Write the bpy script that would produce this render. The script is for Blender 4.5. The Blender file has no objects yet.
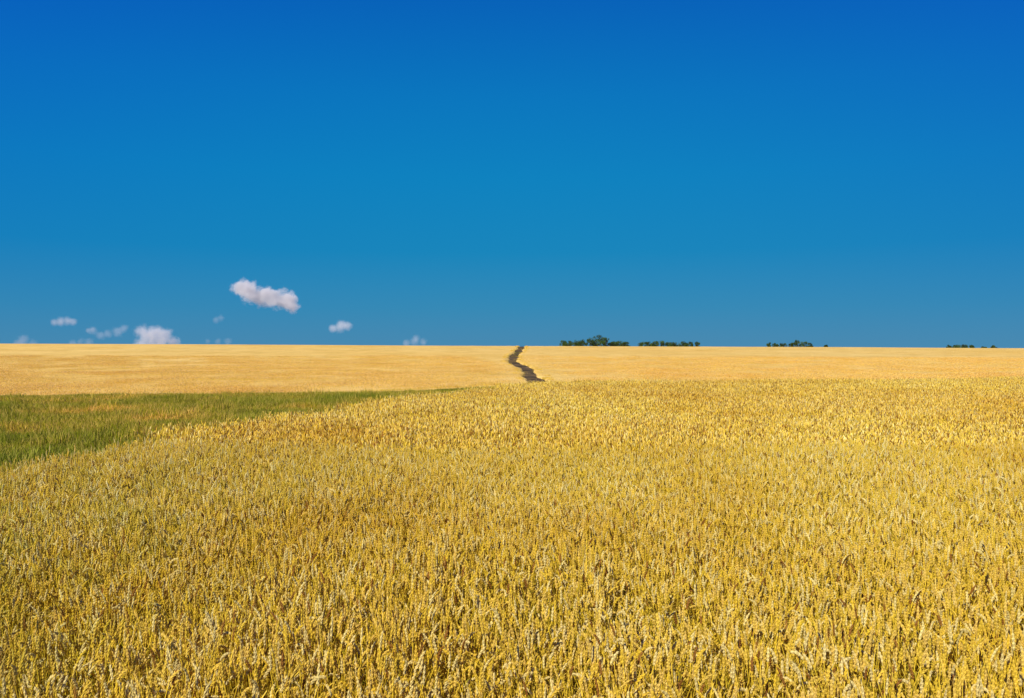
import bpy, bmesh, math, random, mathutils
import numpy as np
rng=np.random.default_rng(7); random.seed(7)
sc=bpy.context.scene
sc.view_settings.view_transform='Standard'; sc.view_settings.look='None'; sc.view_settings.exposure=0
SUN_EL=39; SUN_AZ=213   # azimuth clockwise from +Y

# ---------------- terrain -----------------
_ty=np.array([0,60,100,118,130,145,159,172,188,206,222,240,268,300,340,370,400,450,12000.])
_tx=np.array([4.6,4.6,4.6,4.5,4.2,3.6,3.3,2.9,1.7,0.35,0.0,0.5,1.6,2.5,3.7,4.4,5.2,6.5,6.5])
_fy=np.arange(0,460,1.0); _fx=np.interp(_fy,_ty,_tx)
_k=np.hanning(13); _k/=_k.sum(); _fx=np.convolve(np.pad(_fx,6,mode='edge'),_k,'valid')
def trackx(y): return np.interp(y,_fy,_fx)
def H(x,y):
    x=np.asarray(x,float); y=np.asarray(y,float)
    x,y=np.broadcast_arrays(x,y)
    xc=np.clip(x,-400,400)
    ys=np.clip(47+0.2*x,22,64); y1=105.; L=y1-ys
    t=np.clip((y-ys)/L,0,1)
    m=0.026*L
    dip=(-3.07)*(3*t**2-2*t**3)+m*(t**3-t**2)
    z=np.where(y<y1,dip,-3.07+(np.minimum(y,370)-105)*0.026)
    a=np.clip(y-370,0,60); z=z+0.026*a-0.046*a*a/120
    z=z-0.02*np.clip(y-430,0,500)
    z=z-xc*0.0044*np.clip((y-100)/300,0,1)
    und=0.05*np.sin(x*0.31+1.3)*np.sin(y*0.23+0.4)+0.035*np.sin(x*0.12-y*0.17)
    z=z+und*np.clip(1-(y-60)/30,0,1)
    far=0.12*np.sin(x*0.021+2)*np.sin(y*0.03)
    return z+far*np.clip((y-100)/100,0,1)
def xb(y):
    return np.interp(y,[-40,0,14.5,25,37,50,60,75],[-9.6,-9.5,-9.0,-8.1,-4.9,-0.3,2.3,5.0])
def ragged(y): return 0.3*math.sin(y*1.1)+0.25*math.sin(y*2.7+1)+0.15*math.sin(y*7.3)
def in_wheat(x,y): return x> xb(y)+ragged(y)

# ---------------- helpers -----------------
def new_mat(name):
    m=bpy.data.materials.new(name); m.use_nodes=True
    nt=m.node_tree; nt.nodes.clear()
    return m,nt,nt.nodes,nt.links
def mesh_np(name,V,F,C=None,mat=None,smooth=False):
    V=np.asarray(V,np.float32); F=np.asarray(F,np.int32)
    me=bpy.data.meshes.new(name); k=F.shape[1]
    me.vertices.add(len(V)); me.vertices.foreach_set('co',V.ravel())
    me.loops.add(F.size); me.loops.foreach_set('vertex_index',F.ravel())
    me.polygons.add(len(F)); me.polygons.foreach_set('loop_start',np.arange(len(F),dtype=np.int32)*k)
    me.update(calc_edges=True)
    if C is not None:
        ca=me.color_attributes.new('Col','FLOAT_COLOR','POINT')
        c4=np.ones((len(V),4),np.float32); c4[:,:3]=C
        ca.data.foreach_set('color',c4.ravel())
    me.polygons.foreach_set('use_smooth',[smooth]*len(F))
    if mat: me.materials.append(mat)
    me.validate(); me.update()
    return me
def add_obj(name,me,parent=None,loc=(0,0,0),rot=0,scale=(1,1,1)):
    o=bpy.data.objects.new(name,me); sc.collection.objects.link(o)
    o.location=loc; o.rotation_euler=(0,0,rot); o.scale=scale
    if parent: o.parent=parent
    return o
def empty(name):
    o=bpy.data.objects.new(name,None); sc.collection.objects.link(o); return o

class Geo:
    def __init__(s): s.V=[];s.F=[];s.C=[];s.n=0
    def add(s,V,F,C):
        s.V.append(V); s.F.append(F+s.n); s.C.append(np.broadcast_to(C,(len(V),3))); s.n+=len(V)
    def get(s): return np.concatenate(s.V),np.concatenate(s.F),np.concatenate(s.C)

def tube(g,pts,rad,sides,col,twist=0.0,squash=1.0):
    pts=np.asarray(pts,float); n=len(pts)
    d=np.gradient(pts,axis=0); d/=np.linalg.norm(d,axis=1)[:,None]+1e-9
    ref=np.array([1.,0.13,0.0]); u=np.cross(d,ref); u/=np.linalg.norm(u,axis=1)[:,None]+1e-9
    v=np.cross(d,u)
    ang=np.arange(sides)/sides*2*np.pi
    V=[]
    for i in range(n):
        a=ang+twist*i
        V.append(pts[i]+rad[i]*(np.cos(a)[:,None]*u[i]+squash*np.sin(a)[:,None]*v[i]))
    V=np.concatenate(V); F=[]
    for i in range(n-1):
        for k in range(sides):
            a=i*sides+k;b=i*sides+(k+1)%sides;c=a+sides;e=b+sides
            F+= [(a,b,e),(a,e,c)]
    C=np.asarray(col,float)
    if C.ndim==2: C=np.repeat(C,sides,axis=0)
    g.add(V,np.array(F),C)

def stalk(lod,r):
    g=Geo()
    h=r.uniform(0.61,0.81); phi=r.uniform(0,2*np.pi); bend=r.uniform(0.03,0.22)
    dx,dy=np.cos(phi),np.sin(phi)
    ns=4 if lod==0 else 2
    s=np.linspace(0,1,ns)
    off=bend*s**2
    P=np.stack([dx*off,dy*off,h*s],1)
    gold=np.array([0.96,0.68,0.08])*r.uniform(0.86,1.0); gold[2]*=r.uniform(0.6,2.0)
    pale=np.array([0.96,0.79,0.30])*r.uniform(0.95,1.0)
    k=r.random()
    ear=gold if k<0.68 else (pale if k<0.91 else np.array([0.34,0.155,0.03]))
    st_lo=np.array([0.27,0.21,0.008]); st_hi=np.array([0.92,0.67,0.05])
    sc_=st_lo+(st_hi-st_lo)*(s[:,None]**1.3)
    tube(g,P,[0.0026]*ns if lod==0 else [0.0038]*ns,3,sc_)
    Lr=r.uniform(0.08,0.12); tilt=abs(r.normal(0.5,0.65)); tilt=min(tilt,2.3)
    ne=9 if lod==0 else 4
    q=P[-1].copy(); pts=[q.copy()]
    for i in range(ne-1):
        a=tilt*(0.35+0.65*i/(ne-1))
        q=q+np.array([dx*np.sin(a),dy*np.sin(a),np.cos(a)])*Lr/(ne-1); pts.append(q.copy())
    if lod==0:
        prof=np.array([0.35,0.95,0.72,1.08,0.78,1.05,0.7,0.8,0.12])*0.0108
        cc=np.array([ear*(0.70 if i%2==0 else 1.03) for i in range(ne)])
        tube(g,pts,prof,5,cc,twist=0.55,squash=0.8)
        for j in range(7):
            i=r.integers(2,ne); b=np.array(pts[i]); a=r.uniform(0,2*np.pi)
            dirn=(np.array(pts[min(i,ne-1)])-np.array(pts[i-1])); dirn/=np.linalg.norm(dirn)
            side=np.array([np.cos(a),np.sin(a),0])*0.4
            tip=b+(dirn+side)*r.uniform(0.03,0.05)
            w=np.cross(dirn,side); w=w/(np.linalg.norm(w)+1e-9)*0.0011
            g.add(np.array([b-w,b+w,tip]),np.array([[0,1,2]]),ear)
    else:
        tube(g,pts,np.array([0.5,1.0,0.95,0.1])*0.012,3,ear)
    for j in range(2 if lod==0 else 1):
        a=r.uniform(0,2*np.pi); z0=h*r.uniform(0.3,0.92); ll=r.uniform(0.12,0.26); w=r.uniform(0.004,0.008)
        cx,cy=np.cos(a),np.sin(a); px,py=-cy,cx
        base=np.array([dx*bend*(z0/h)**2,dy*bend*(z0/h)**2,z0])
        m=4 if lod==0 else 3
        V=[];
        for i in range(m):
            t=i/(m-1); c=base+np.array([cx,cy,0])*ll*0.7*t+np.array([0,0,1])*ll*(0.7*t-1.1*t*t)
            ww=w*(1-t)**0.6 if i<m-1 else 0.0004
            V+=[c-np.array([px,py,0])*ww,c+np.array([px,py,0])*ww]
        F=[]
        for i in range(m-1): F+=[(2*i,2*i+1,2*i+3),(2*i,2*i+3,2*i+2)]
        lc=np.array([0.90,0.67,0.09]) if r.random()<0.78 else np.array([0.48,0.46,0.03])
        g.add(np.array(V),np.array(F),lc*r.uniform(0.7,1.03))
    return g.get()
stalks0=[stalk(0,rng) for _ in range(60)]
stalks1=[stalk(1,rng) for _ in range(60)]
def oat(r):
    g=Geo(); h=r.uniform(0.8,1.1); phi=r.uniform(0,6.28); dx,dy=np.cos(phi),np.sin(phi)
    s=np.linspace(0,1,5); off=0.28*h*s**2.5
    P=np.stack([dx*off,dy*off,h*(s-0.12*s**4)],1)
    col=np.array([0.70,0.60,0.14])
    tube(g,P,[.0028,.0026,.0024,.002,.0012],3,col)
    for j in range(22):
        t=r.uniform(0.62,1); b=np.array([dx*0.28*h*t**2.5,dy*0.28*h*t**2.5,h*(t-0.12*t**4)])
        a=r.uniform(0,6.28); e=b+np.array([np.cos(a),np.sin(a),0])*r.uniform(.02,.06)+[0,0,r.uniform(-.05,.01)]
        w=np.array([-np.sin(a),np.cos(a),0])*0.005
        g.add(np.array([b,e-w,e+w,e+[0,0,-.03]]),np.array([[0,1,2],[1,3,2]]),np.array([0.92,0.80,0.40]))
    return g.get()
oats=[oat(rng) for _ in range(12)]

def tile(name,size,dens,pool,mat,hs=1.0,spill=0.08,mult=(1,1,1)):
    n=int(size*size*dens); Vs=[];Fs=[];Cs=[];o=0
    for i in range(n):
        V,F,C=pool[rng.integers(len(pool))]
        a=rng.uniform(0,2*np.pi); c,s=np.cos(a),np.sin(a)
        sz=rng.normal(1,0.07)*hs; sxy=rng.uniform(0.85,1.15)
        x=rng.uniform(-size/2-spill,size/2+spill); y=rng.uniform(-size/2-spill,size/2+spill)
        W=np.empty_like(V); W[:,0]=(V[:,0]*c-V[:,1]*s)*sxy+x; W[:,1]=(V[:,0]*s+V[:,1]*c)*sxy+y; W[:,2]=V[:,2]*sz-0.01
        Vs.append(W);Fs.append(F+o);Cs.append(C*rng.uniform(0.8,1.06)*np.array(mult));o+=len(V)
    return mesh_np(name,np.concatenate(Vs),np.concatenate(Fs),np.clip(np.concatenate(Cs),0,0.96),mat)

def noise(nd,lk,vec,scale,detail=4,rough=0.55):
    n=nd.new('ShaderNodeTexNoise'); n.inputs['Scale'].default_value=scale; n.inputs['Detail'].default_value=detail
    n.inputs['Roughness'].default_value=rough; lk.new(vec,n.inputs['Vector']); return n.outputs['Fac']
def ramp(nd,lk,fac,stops):
    r=nd.new('ShaderNodeValToRGB'); e=r.color_ramp.elements
    while len(e)<len(stops): e.new(0.5)
    for i,(p,c) in enumerate(stops):
        e[i].position=p; e[i].color=(*c,1) if len(c)==3 else c
    lk.new(fac,r.inputs[0]); return r.outputs[0]
def mixc(nd,lk,fac,a,b,blend='MIX'):
    m=nd.new('ShaderNodeMix'); m.data_type='RGBA'; m.blend_type=blend
    for s,v in ((0,fac),(6,a),(7,b)):
        if isinstance(v,bpy.types.NodeSocket): lk.new(v,m.inputs[s])
        elif s==0: m.inputs[0].default_value=v
        else: m.inputs[s].default_value=(*v,1)
    return m.outputs[2]
def math_(nd,lk,op,a,b=None,clamp=False):
    m=nd.new('ShaderNodeMath'); m.operation=op; m.use_clamp=clamp
    for i,v in enumerate((a,b)):
        if v is None: continue
        if isinstance(v,bpy.types.NodeSocket): lk.new(v,m.inputs[i])
        else: m.inputs[i].default_value=v
    return m.outputs[0]

def plant_mat(name,transl,kind):
    m,nt,nd,lk=new_mat(name)
    at=nd.new('ShaderNodeAttribute'); at.attribute_name='Col'
    geo=nd.new('ShaderNodeNewGeometry'); P=geo.outputs['Position']
    n1=noise(nd,lk,P,0.22,3); n2=noise(nd,lk,P,1.3,3)
    if kind=='wheat':
        n0=noise(nd,lk,P,0.05,3)
        c=mixc(nd,lk,1.0,at.outputs['Color'],ramp(nd,lk,n1,[(0.3,(0.92,0.83,0.6)),(0.5,(1,0.99,0.92)),(0.7,(1.03,1.04,1.15))]),'MULTIPLY')
        c=mixc(nd,lk,1.0,c,ramp(nd,lk,n0,[(0.38,(0.97,0.90,0.85)),(0.6,(1.02,1.02,1.0))]),'MULTIPLY')
        sx=nd.new('ShaderNodeSeparateXYZ'); lk.new(P,sx.inputs[0])
        mr=nd.new('ShaderNodeMapRange'); mr.inputs['From Min'].default_value=-1.5; mr.inputs['From Max'].default_value=-6.5
        lk.new(sx.outputs[0],mr.inputs[0])
        r2=ramp(nd,lk,n2,[(0.42,(0,0,0)),(0.62,(1,1,1))])
        f=math_(nd,lk,'MULTIPLY',mr.outputs[0],r2)
        far=nd.new('ShaderNodeMapRange'); far.inputs['From Min'].default_value=19; far.inputs['From Max'].default_value=8; lk.new(sx.outputs[1],far.inputs[0])
        f=math_(nd,lk,'MULTIPLY',f,math_(nd,lk,'MULTIPLY',far.outputs[0],0.65))
        c=mixc(nd,lk,f,c,(0.30,0.32,0.025))
    else:
        n3=noise(nd,lk,P,0.07,4,0.6)
        c=mixc(nd,lk,1.0,at.outputs['Color'],ramp(nd,lk,n1,[(0.34,(0.72,0.82,0.7)),(0.5,(1,1,1)),(0.64,(1.4,1.15,1.3))]),'MULTIPLY')
        c=mixc(nd,lk,1.0,c,ramp(nd,lk,n3,[(0.40,(0.72,0.82,0.7)),(0.6,(1.3,1.1,1.3))]),'MULTIPLY')
    b=nd.new('ShaderNodeBsdfPrincipled'); b.inputs['Roughness'].default_value=0.7; b.inputs['Specular IOR Level'].default_value=0.08
    lk.new(c,b.inputs['Base Color'])
    t=nd.new('ShaderNodeBsdfTranslucent'); lk.new(c,t.inputs[0])
    mx=nd.new('ShaderNodeMixShader'); mx.inputs[0].default_value=transl
    lk.new(b.outputs[0],mx.inputs[1]); lk.new(t.outputs[0],mx.inputs[2])
    o=nd.new('ShaderNodeOutputMaterial'); lk.new(mx.outputs[0],o.inputs[0])
    return m
M_wheat=plant_mat('ripe_wheat',0.06,'wheat'); M_grass=plant_mat('meadow_grass_blades',0.2,'grass')

# ---------------- crop instances ---------------
near=[tile('wheat_patch_near_%d'%i,1.5,330,stalks0,M_wheat) for i in range(6)]
nearS=[tile('wheat_clump_near_%d'%i,0.5,290,stalks0,M_wheat,spill=.14) for i in range(5)]
mid=[tile('wheat_patch_mid_%d'%i,3.0,260,stalks1,M_wheat) for i in range(5)]
midS=[tile('wheat_clump_mid_%d'%i,0.75,240,stalks1,M_wheat,spill=.2) for i in range(5)]
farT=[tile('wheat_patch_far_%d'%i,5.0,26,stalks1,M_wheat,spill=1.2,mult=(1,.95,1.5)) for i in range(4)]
oatS=[tile('wild_oat_clump_%d'%i,0.6,34,oats,M_wheat,spill=.2) for i in range(4)]
crop=empty('wheat_crop')
def hs(x,y): return 1+0.06*math.sin(x*0.5+y*0.3)+0.05*math.sin(x*1.1-y*0.8+2)
cnt=0
def place(lst,x,y,j=0.0):
    global cnt; cnt+=1
    add_obj('wheat_patch',random.choice(lst),crop,(x,y,float(H(x,y))),random.randrange(4)*math.pi/2+random.uniform(-j,j),(1,1,hs(x,y)*(random.uniform(.88,1.05) if j else random.uniform(.97,1.03))))
def cover(size,y0,y1,big,small,ss,margin):
    y=y0+size/2
    while y<y1:
        lim=0.65*(y+size)+margin
        x=-math.ceil(lim/size)*size
        while x<lim:
            cs=[in_wheat(x+a*size/2,y+b*size/2) for a in(-1,0,1) for b in(-1,0,1)]
            if all(cs): place(big,x,y)
            elif any(cs):
                k=int(round(size/ss))
                for i in range(k):
                    for jj in range(k):
                        xx=x-size/2+(i+.5)*ss; yy=y-size/2+(jj+.5)*ss
                        if in_wheat(xx,yy): place(small,xx,yy,0.4)
            x+=size
        y+=size
cover(1.5,1.5,18,near,nearS,0.5,5)
cover(3.0,18,84,mid,midS,0.75,8)
weeds=empty('wild_oats')
for i in range(240):
    y=random.uniform(5,50)
    x=float(xb(y))+abs(random.gauss(0,1.4))-0.1
    add_obj('wild_oat_clump',random.choice(oatS),weeds,(x,y,float(H(x,y))),random.uniform(0,6.28),(1,1,random.uniform(.72,.92)))
print('wheat tiles',cnt)

# grass
def grass_tile(name,size,dens,h0,h1):
    n=int(size*size*dens)
    x=rng.uniform(-size/2-.1,size/2+.1,n); y=rng.uniform(-size/2-.1,size/2+.1,n)
    a=rng.uniform(0,2*np.pi,n); h=rng.uniform(h0,h1,n); w=rng.uniform(0.005,0.011,n); b=rng.uniform(0.02,0.2,n); la=rng.uniform(0,2*np.pi,n)
    px,py=np.cos(a)*w,np.sin(a)*w; lx,ly=np.cos(la)*b,np.sin(la)*b
    Z=np.zeros(n)
    V=np.stack([np.stack([x-px,y-py,Z-0.02],1),np.stack([x+px,y+py,Z-0.02],1),
                np.stack([x+px*.8+lx*.3,y+py*.8+ly*.3,h*.55],1),np.stack([x-px*.8+lx*.3,y-py*.8+ly*.3,h*.55],1),
                np.stack([x+lx,y+ly,h],1)],1).reshape(-1,3)
    i=np.arange(n)[:,None]*5
    F=np.concatenate([i+[[0,1,2]],i+[[0,2,3]],i+[[3,2,4]]],0)
    col=np.where(rng.random(n)[:,None]<0.60,np.array([[0.31,0.32,0.012]]),np.array([[0.62,0.49,0.09]]))*rng.uniform(0.65,1.15,(n,1))
    return mesh_np(name,V,F,np.repeat(col,5,axis=0),M_grass)
G=[grass_tile('grass_patch_%d'%i,3,300,0.10,0.30) for i in range(5)]
GS=[grass_tile('grass_tuft_%d'%i,0.75,300,0.2,0.55) for i in range(3)]
meadow=empty('meadow_grass')
def farfront(x):
    return np.interp(x,[-400,-150,-54,-30,0,6,9,400],[60,66,81,100,122,110,78,78])
y=6.
while y<126:
    x=-math.ceil((0.65*y+10)/3)*3.
    while x<8:
        if not in_wheat(x+1.2,y) and y<farfront(x)+2.0 and x<xb(y)+1:
            add_obj('grass_patch',random.choice(G),meadow,(x,y,float(H(x,y))),random.randrange(4)*math.pi/2,(1,1,random.uniform(.8,1.1)*(0.8+0.4*math.sin(x*.13+y*.21)**2)))
        elif not in_wheat(x-1.5,y) and y<84:
            for i in range(4):
                for j in range(4):
                    xx=x-1.125+i*.75; yy=y-1.125+j*.75
                    if not in_wheat(xx-.3,yy): add_obj('grass_tuft',random.choice(GS),meadow,(xx,yy,float(H(xx,yy))),random.uniform(0,6))
        x+=3
    y+=3
for i in range(600):
    y=random.uniform(13,110); x=float(xb(y))-abs(random.gauss(0,1))*0.4*y-0.3
    if y<farfront(x)-1:
        s=random.uniform(.7,1.6); add_obj('grass_tuft',random.choice(GS),meadow,(x,y,float(H(x,y))),random.uniform(0,6),(s,s,random.uniform(.6,1.15)))

# ---------------- ground sheet -----------------
def grid_mesh(name,X,Y,Z,mat):
    r,c=X.shape; V=np.stack([X,Y,Z],-1).reshape(-1,3)
    i=np.arange(r-1)[:,None]*c+np.arange(c-1)[None,:]
    F=np.stack([i,i+1,i+c+1,i+c],-1).reshape(-1,4)
    return mesh_np(name,V,F,None,mat,True)
m,nt,nd,lk=new_mat('soil_and_turf'); M_ground=m
geo=nd.new('ShaderNodeNewGeometry'); P=geo.outputs['Position']
n1=noise(nd,lk,P,0.15,5); n2=noise(nd,lk,P,6,6,0.7)
gr=ramp(nd,lk,n1,[(0.3,(0.14,0.15,0.012)),(0.55,(0.23,0.22,0.025)),(0.72,(0.34,0.28,0.05))])
so=ramp(nd,lk,n2,[(0.3,(0.14,0.09,0.012)),(0.7,(0.28,0.19,0.03))])
at=nd.new('ShaderNodeAttribute'); at.attribute_name='Col'
sx=nd.new('ShaderNodeSeparateColor'); lk.new(at.outputs['Color'],sx.inputs[0])
c=mixc(nd,lk,sx.outputs[0],gr,so)
c=mixc(nd,lk,1.0,c,ramp(nd,lk,n2,[(0.25,(0.6,0.6,0.6)),(0.7,(1.15,1.15,1.15))]),'MULTIPLY')
b=nd.new('ShaderNodeBsdfPrincipled'); b.inputs['Roughness'].default_value=0.95; b.inputs['Specular IOR Level'].default_value=0.1
lk.new(c,b.inputs['Base Color'])
bp=nd.new('ShaderNodeBump'); bp.inputs['Strength'].default_value=0.8; bp.inputs['Distance'].default_value=0.1; lk.new(n2,bp.inputs['Height']); lk.new(bp.outputs[0],b.inputs['Normal'])
o=nd.new('ShaderNodeOutputMaterial'); lk.new(b.outputs[0],o.inputs[0])
gx=np.concatenate([[-9000,-3000,-1200,-600,-400,-300,-220,-160],np.arange(-120,-20,4),np.arange(-20,20,1.),np.arange(20,121,4),[160,220,300,400,600,1200,3000,9000]])
gy=np.concatenate([[-3000,-600,-120,-50,-20],np.arange(-8,130,2.),np.arange(130,460,10),[480,520,600,700,800,930,1300,2500,5000,9000,15000]])
X,Y=np.meshgrid(gx,gy); Z=H(X,Y)-0.03
Cw=((X>xb(Y))|(Y>farfront(X)+5)).astype(float).reshape(-1,1)*np.ones((1,3))
me=grid_mesh('ground',X,Y,Z,M_ground)
ca=me.color_attributes.new('Col','FLOAT_COLOR','POINT'); c4=np.ones((len(Cw),4),np.float32); c4[:,:3]=Cw; ca.data.foreach_set('color',c4.ravel())
add_obj('ground',me)

# ---------------- far wheat field + dirt track --------------
m,nt,nd,lk=new_mat('distant_wheat'); M_far=m
geo=nd.new('ShaderNodeNewGeometry'); P=geo.outputs['Position']
n0=noise(nd,lk,P,0.012,4); n1=noise(nd,lk,P,0.16,5,0.65); n2=noise(nd,lk,P,2.6,6,0.75); n3=noise(nd,lk,P,0.035,4,0.6)
c=ramp(nd,lk,n0,[(0.35,(0.97,0.61,0.135)),(0.65,(0.98,0.66,0.18))])
c=mixc(nd,lk,1.0,c,ramp(nd,lk,n3,[(0.38,(0.92,0.90,0.84)),(0.62,(1.0,1.0,1.05))]),'MULTIPLY')
c=mixc(nd,lk,1.0,c,ramp(nd,lk,n1,[(0.32,(0.84,0.80,0.70)),(0.55,(1.0,1.0,1.05))]),'MULTIPLY')
c=mixc(nd,lk,1.0,c,ramp(nd,lk,n2,[(0.3,(0.62,0.54,0.36)),(0.48,(1,1,1))]),'MULTIPLY')
b=nd.new('ShaderNodeBsdfPrincipled'); b.inputs['Roughness'].default_value=0.9; b.inputs['Specular IOR Level'].default_value=0.08
lk.new(c,b.inputs['Base Color'])
bp=nd.new('ShaderNodeBump'); bp.inputs['Strength'].default_value=0.6; bp.inputs['Distance'].default_value=0.3; lk.new(n2,bp.inputs['Height']); lk.new(bp.outputs[0],b.inputs['Normal'])
o=nd.new('ShaderNodeOutputMaterial'); lk.new(b.outputs[0],o.inputs[0])
m,nt,nd,lk=new_mat('track_earth'); M_track=m
geo=nd.new('ShaderNodeNewGeometry'); P=geo.outputs['Position']
n1=noise(nd,lk,P,0.35,5,0.7)
c=ramp(nd,lk,n1,[(0.36,(0.05,0.034,0.014)),(0.50,(0.10,0.065,0.028)),(0.64,(0.26,0.165,0.07))])
b=nd.new('ShaderNodeBsdfPrincipled'); b.inputs['Roughness'].default_value=0.95; b.inputs['Specular IOR Level'].default_value=0.1
lk.new(c,b.inputs['Base Color']); o=nd.new('ShaderNodeOutputMaterial'); lk.new(b.outputs[0],o.inputs[0])

def side_sheet(name,offs,sgn):
    t=np.concatenate([np.linspace(0,1,190),1+np.array([.1,.3,.6,1,1.5,3,8,20,35])])
    X=[];Y=[];Z=[]
    for k,of in enumerate(offs):
        f=float(farfront(of+3)); yy=f+(t)*(430-f)
        w=0.0
        if k==0: w=sgn*(0.35*np.sin(yy*0.11+sgn)+0.2*np.sin(yy*0.37+2*sgn))+0.18*np.sin(yy*1.4)+sgn*np.clip((yy-230)/170,0,1)*0.3
        xx=trackx(yy)+of+w
        zz=H(xx,yy)+0.30+0.05*np.sin(xx*.9)*np.sin(yy*.7)+rng.normal(0,0.03,len(yy))*(yy<430)
        xx=np.concatenate([[xx[0]],xx]); zz=np.concatenate([[H(xx[0],yy[0])-0.1],zz]); yy=np.concatenate([[yy[0]-0.05],yy])
        if k==0:
            X.append(xx-0.35*sgn);Y.append(yy);Z.append(H(xx,yy)-0.1)
        X.append(xx);Y.append(yy);Z.append(zz)
    X=np.array(X);Y=np.array(Y);Z=np.array(Z)
    return grid_mesh(name,X,Y,Z,M_far)
offs=np.array([1.6,2.3,2.9,3.7,5,7,10,14,19,25,32,40,50,60,75,90,110,135,165,200,240,290,350,450,700,1500,4000,8000.])
wf=empty('wheat_field')
add_obj('field_right_of_track',side_sheet('field_right',offs,1),wf)
add_obj('field_left_of_track',side_sheet('field_left',-offs,-1),wf)
# sparse standing ears over the nearer part of the distant field
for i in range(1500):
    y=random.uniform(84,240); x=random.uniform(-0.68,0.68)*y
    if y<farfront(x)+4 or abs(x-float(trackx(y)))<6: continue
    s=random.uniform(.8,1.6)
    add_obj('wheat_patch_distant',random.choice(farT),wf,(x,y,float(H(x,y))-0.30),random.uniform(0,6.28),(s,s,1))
ty=np.concatenate([np.arange(70,430,2.5)])
to=np.array([-2.7,-1.4,-.9,-.5,0,.5,.9,1.4,2.7])
tz=np.array([.03,.02,-.0,.03,.10,.03,-.0,.02,.03])+0.03
TY,TO=np.meshgrid(ty,to,indexing='ij'); TX=trackx(TY)+TO; TZ=H(TX,TY)+tz[None,:]
add_obj('dirt_track',grid_mesh('dirt_track',TX,TY,TZ,M_track))
verge=empty('track_verge_weeds')
for i in range(300):
    y=random.uniform(112,400); sd_=random.choice((-1,1)); x=float(trackx(y))+sd_*random.uniform(1.9,2.8)
    s=random.uniform(.6,1.4)
    add_obj('verge_clump',random.choice(midS if random.random()<.7 else GS),verge,(x,y,float(H(x,y))-0.15),random.uniform(0,6),(s,s,random.uniform(.5,.8)))
for i in range(16):
    y=random.uniform(115,380); x=float(trackx(y))+random.gauss(0,.2)
    add_obj('verge_clump',random.choice(GS),verge,(x,y,float(H(x,y))),random.uniform(0,6),(.6,2.5,random.uniform(.3,.6)))
x=-150.
while x<4:
    y=float(farfront(x)); add_obj('wheat_patch',random.choice(midS),crop,(x,y+random.uniform(-.6,.5),float(H(x,y))-0.27),random.uniform(0,6),(1.2,1.2,random.uniform(.7,.92))); x+=.7

# ---------------- distant trees -------------
m,nt,nd,lk=new_mat('tree_foliage'); M_leaf=m
at=nd.new('ShaderNodeAttribute'); at.attribute_name='Col'
b=nd.new('ShaderNodeBsdfPrincipled'); b.inputs['Roughness'].default_value=0.7; b.inputs['Specular IOR Level'].default_value=0.2
lk.new(at.outputs['Color'],b.inputs['Base Color']); o=nd.new('ShaderNodeOutputMaterial'); lk.new(b.outputs[0],o.inputs[0])
def tree(g,x,y,h,r):
    z0=float(H(x,y)); base=np.array([x,y,z0])
    tube(g,[base+[0,0,-.3],base+[.1,0,h*.3],base+[0.2,0.1,h*.75]],[r*.09,r*.07,r*.02],6,np.array([.09,.07,.05]))
    for k in range(5):
        a=rng.uniform(0,6.28); s=base+[.1,0,h*rng.uniform(.25,.5)]
        e=base+np.array([np.cos(a)*r*.7,np.sin(a)*r*.7,h*rng.uniform(.55,.85)])
        tube(g,[s,(s+e)/2+[0,0,.2],e],[r*.04,r*.03,r*.01],4,np.array([.09,.07,.05]))
    for k in range(18):
        a=rng.uniform(0,6.28); q=r*np.sqrt(rng.uniform(0,1))*.8; zz=rng.uniform(.22,.92)
        q*=math.sin(math.pi*min(1,(zz*.8+.2)))**.5+.2
        c=base+np.array([np.cos(a)*q,np.sin(a)*q,h*zz]); cr=r*rng.uniform(.22,.4)
        n=75; d=rng.normal(size=(n,3)); d/=np.linalg.norm(d,axis=1)[:,None]; p=c+d*cr*rng.uniform(.5,1.1,(n,1))
        s=rng.uniform(.12,.3,(n,1)); u=rng.normal(size=(n,3));u/=np.linalg.norm(u,axis=1)[:,None]; v=np.cross(u,rng.normal(size=(n,3)));v/=np.linalg.norm(v,axis=1)[:,None]
        V=np.stack([p-u*s,p+v*s*.8,p+u*s,],1).reshape(-1,3)
        i=np.arange(n)[:,None]*3; F=i+[[0,1,2]]
        g.add(V,F,np.array([.045,.085,.018])*rng.uniform(.5,1.6))
f=796.4
def treeline(name,items,d):
    g=Geo()
    for px,toppx,wpx in items:
        y=d+rng.uniform(-8,12); x=(px-512)/f*y; top=3+(349-toppx+rng.uniform(-.4,.8))/f*y
        h=top-float(H(x,y)); tree(g,x,y,max(h,1.5),wpx*rng.uniform(.85,1.25)/f*y/2)
    V,F,C=g.get(); add_obj(name,mesh_np(name,V,F,C,M_leaf))
treeline('tree_row',[(563,340,7),(569,341.5,8),(576,340,8),(583,340.5,9),(590,338,9),(596,336.5,9),(600,335,9),(606,338,8),(612,341,8),(619,341,8),(626,342,9),
  (566,343,8),(580,342.5,9),(593,341,9),(603,341,9),(615,342.5,9),(623,342.5,8),
  (642,342,7),(648,341.5,7),(655,340.5,7),(661,341,8),(668,342.5,7),(675,342,7),(682,342,8),(690,342,7),(697,342.5,6),(652,343,8),(672,343,9),(686,343.2,8)],440)
treeline('tree_row',[(769,343,5),(776,343.5,7),(783,343.8,7),(791,342.5,6),(797,341,8),(804,342,8),(810,343.5,6),(826,344.8,4)],445)
treeline('tree_row',[(949,345.4,5),(956,345.2,7),(963,345.0,7),(971,345.5,6),(984,346.3,5),(993,346.1,5)],450)

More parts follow.
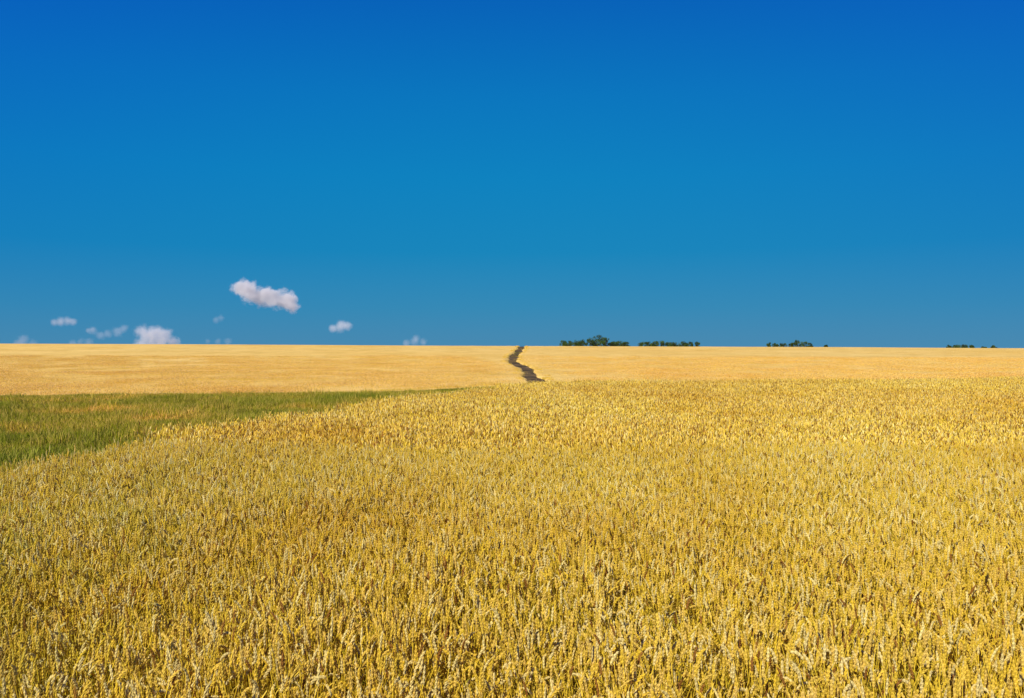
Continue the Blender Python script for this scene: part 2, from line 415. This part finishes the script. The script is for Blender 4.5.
# ---------------- clouds ----------------
def cloud(px,py,puffs,D=8000.,dens=0.02,col=(1,0.96,0.97),em=0.25,nz=1.0,soft=0.5):
    s=D/f
    cx=(px-512)*s; cz=3+(349-py)*s
    m,nt,nd,lk=new_mat('cloud_vapour')
    tc=nd.new('ShaderNodeTexCoord'); O=tc.outputs['Object']
    nn=noise(nd,lk,O,1/(9*s),5,0.62)
    nn=math_(nd,lk,'SUBTRACT',nn,0.5); nn=math_(nd,lk,'MULTIPLY',nn,2.0*nz)
    cur=None; pts=[]
    fib=[(math.cos(2.39996*i)*math.sqrt(1-(1-2*(i+.5)/40)**2),math.sin(2.39996*i)*math.sqrt(1-(1-2*(i+.5)/40)**2),1-2*(i+.5)/40) for i in range(40)]
    for (ax,az_,r) in puffs:
        ay=random.uniform(-.5,.5)*r
        ce=(ax*s,ay*s,az_*s)
        vd=nd.new('ShaderNodeVectorMath'); vd.operation='DISTANCE'; lk.new(O,vd.inputs[0]); vd.inputs[1].default_value=ce
        d=math_(nd,lk,'DIVIDE',vd.outputs['Value'],r*s); d=math_(nd,lk,'SUBTRACT',1.0,d)
        if cur is None: cur=d
        else:
            sm=nd.new('ShaderNodeMath'); sm.operation='SMOOTH_MAX'; lk.new(cur,sm.inputs[0]); lk.new(d,sm.inputs[1]); sm.inputs[2].default_value=0.3; cur=sm.outputs[0]
        for q in fib: pts.append([ce[k]+q[k]*r*s*1.4+random.uniform(-1,1) for k in range(3)])
    bm=bmesh.new()
    for p in pts: bm.verts.new(p)
    bmesh.ops.convex_hull(bm,input=list(bm.verts))
    loose=[v for v in bm.verts if not v.link_faces]
    if loose: bmesh.ops.delete(bm,geom=loose,context='VERTS')
    bmesh.ops.recalc_face_normals(bm,faces=bm.faces)
    me=bpy.data.meshes.new('cloud'); bm.to_mesh(me); bm.free(); me.materials.append(m)
    e=math_(nd,lk,'ADD',math_(nd,lk,'SUBTRACT',cur,0.10),nn)
    mr=nd.new('ShaderNodeMapRange'); mr.interpolation_type='SMOOTHSTEP'; mr.inputs['From Min'].default_value=0; mr.inputs['From Max'].default_value=soft
    mr.inputs['To Max'].default_value=dens; lk.new(e,mr.inputs[0])
    g=math_(nd,lk,'GREATER_THAN',cur,-0.25); dd=math_(nd,lk,'MULTIPLY',mr.outputs[0],g)
    v=nd.new('ShaderNodeVolumePrincipled'); v.inputs['Color'].default_value=(*col,1); v.inputs['Anisotropy'].default_value=-0.35
    lk.new(dd,v.inputs['Density']); v.inputs['Emission Color'].default_value=(0.95,0.85,0.92,1)
    lk.new(math_(nd,lk,'MULTIPLY',dd,em),v.inputs['Emission Strength'])  # added glow stands in for multiply scattered light inside the cloud
    o=nd.new('ShaderNodeOutputMaterial'); lk.new(v.outputs[0],o.inputs['Volume'])
    m.cycles.volume_step_rate=1.2
    add_obj('cloud',me,None,(cx,D,cz))
cloud(263,295,[(-25,7,9),(-19,8,10),(-11,2,13),(-3,-1,11),(5,-2,12),(13,-5,11),(21,-5,12),(27,-8,11),(-14,6,9)],dens=0.018,em=.21)
cloud(63,322,[(-8,0,5.5),(-2,1,6.5),(4,1,6.5),(10,0,5)],dens=0.009,nz=.6,soft=.8)
cloud(107,332,[(-15,1,6),(-6,-3,6),(2,-2,6),(10,0,7),(17,3,6)],dens=0.0035,em=.3,soft=.9)
cloud(92,329,[(0,0,4),(-4,-1,3.5)],dens=0.006,soft=.8)
cloud(154,335,[(-14,4,8),(-6,1,11),(3,0,12),(11,-3,12),(17,-7,9),(0,-8,13),(-12,-8,10)],dens=0.010,soft=.7)
cloud(218,319,[(-2,0,5),(3,1,5)],dens=0.003,soft=.8)
cloud(340,327,[(-7,-1,6),(0,1,8),(7,1,6.5)],dens=0.009,nz=.7,soft=.7)
cloud(25,340,[(-8,-4,6),(0,0,8),(7,-3,6)],dens=0.003,soft=.8)
cloud(80,341,[(-8,-2,5),(0,0,5),(9,-2,6)],dens=0.003,soft=.8)
cloud(218,341,[(-10,0,4.5),(0,0,5),(10,-1,5)],dens=0.0025,soft=.8)
cloud(415,340,[(-9,-3,5),(0,0,7),(8,-2,5)],dens=0.004,soft=.8)

# ---------------- sky, sun, camera --------------
w=bpy.data.worlds.new('World'); sc.world=w; w.use_nodes=True
nt=w.node_tree; nd=nt.nodes; lk=nt.links; nd.clear()
sky=nd.new('ShaderNodeTexSky'); sky.sky_type='NISHITA'; sky.sun_disc=False
sky.sun_elevation=math.radians(SUN_EL); sky.sun_rotation=math.radians(SUN_AZ); sky.ozone_density=3; sky.dust_density=0.3
sk=mixc(nd,lk,1.0,sky.outputs[0],(0.1,0.1,0.1),'MULTIPLY')
tc=nd.new('ShaderNodeTexCoord'); sx=nd.new('ShaderNodeSeparateXYZ'); lk.new(tc.outputs['Generated'],sx.inputs[0])
def L(r,g,b): 
    return tuple(((c/255)/12.92 if c/255<=.04045 else (((c/255)+.055)/1.055)**2.4) for c in (r,g,b))
gr=ramp(nd,lk,sx.outputs[2],[(0.0,L(66,135,176)),(0.05,L(45,135,181)),(0.12,L(8,132,187)),(0.21,L(0,129,191)),(0.30,L(0,118,190)),(0.40,L(0,98,185)),(1.0,L(10,70,125))])
ax=math_(nd,lk,'ABSOLUTE',sx.outputs[0]); k=math_(nd,lk,'MULTIPLY',math_(nd,lk,'POWER',ax,2.0),math_(nd,lk,'MULTIPLY',sx.outputs[2],3.2),True)
gr=mixc(nd,lk,k,gr,L(0,58,195))
c=mixc(nd,lk,0.98,sk,gr)
bg=nd.new('ShaderNodeBackground'); bg.inputs[1].default_value=1.0; lk.new(c,bg.inputs[0])
o=nd.new('ShaderNodeOutputWorld'); lk.new(bg.outputs[0],o.inputs[0])
from mathutils import Vector
az=math.radians(SUN_AZ); el=math.radians(SUN_EL)
sd=Vector((math.sin(az)*math.cos(el),math.cos(az)*math.cos(el),math.sin(el)))
ld=bpy.data.lights.new('sun','SUN'); ld.energy=5.0; ld.angle=math.radians(0.5); ld.color=(1,0.95,0.82)
so_=bpy.data.objects.new('sun',ld); sc.collection.objects.link(so_); so_.rotation_euler=sd.to_track_quat('Z','Y').to_euler(); so_.location=(0,0,50)
cd=bpy.data.cameras.new('camera'); cd.lens=28; cd.sensor_width=36; cd.clip_end=30000; cd.clip_start=0.1
co=bpy.data.objects.new('camera',cd); sc.collection.objects.link(co); co.location=(0,0,3.0); co.rotation_euler=(math.radians(90),0,0)
sc.camera=co
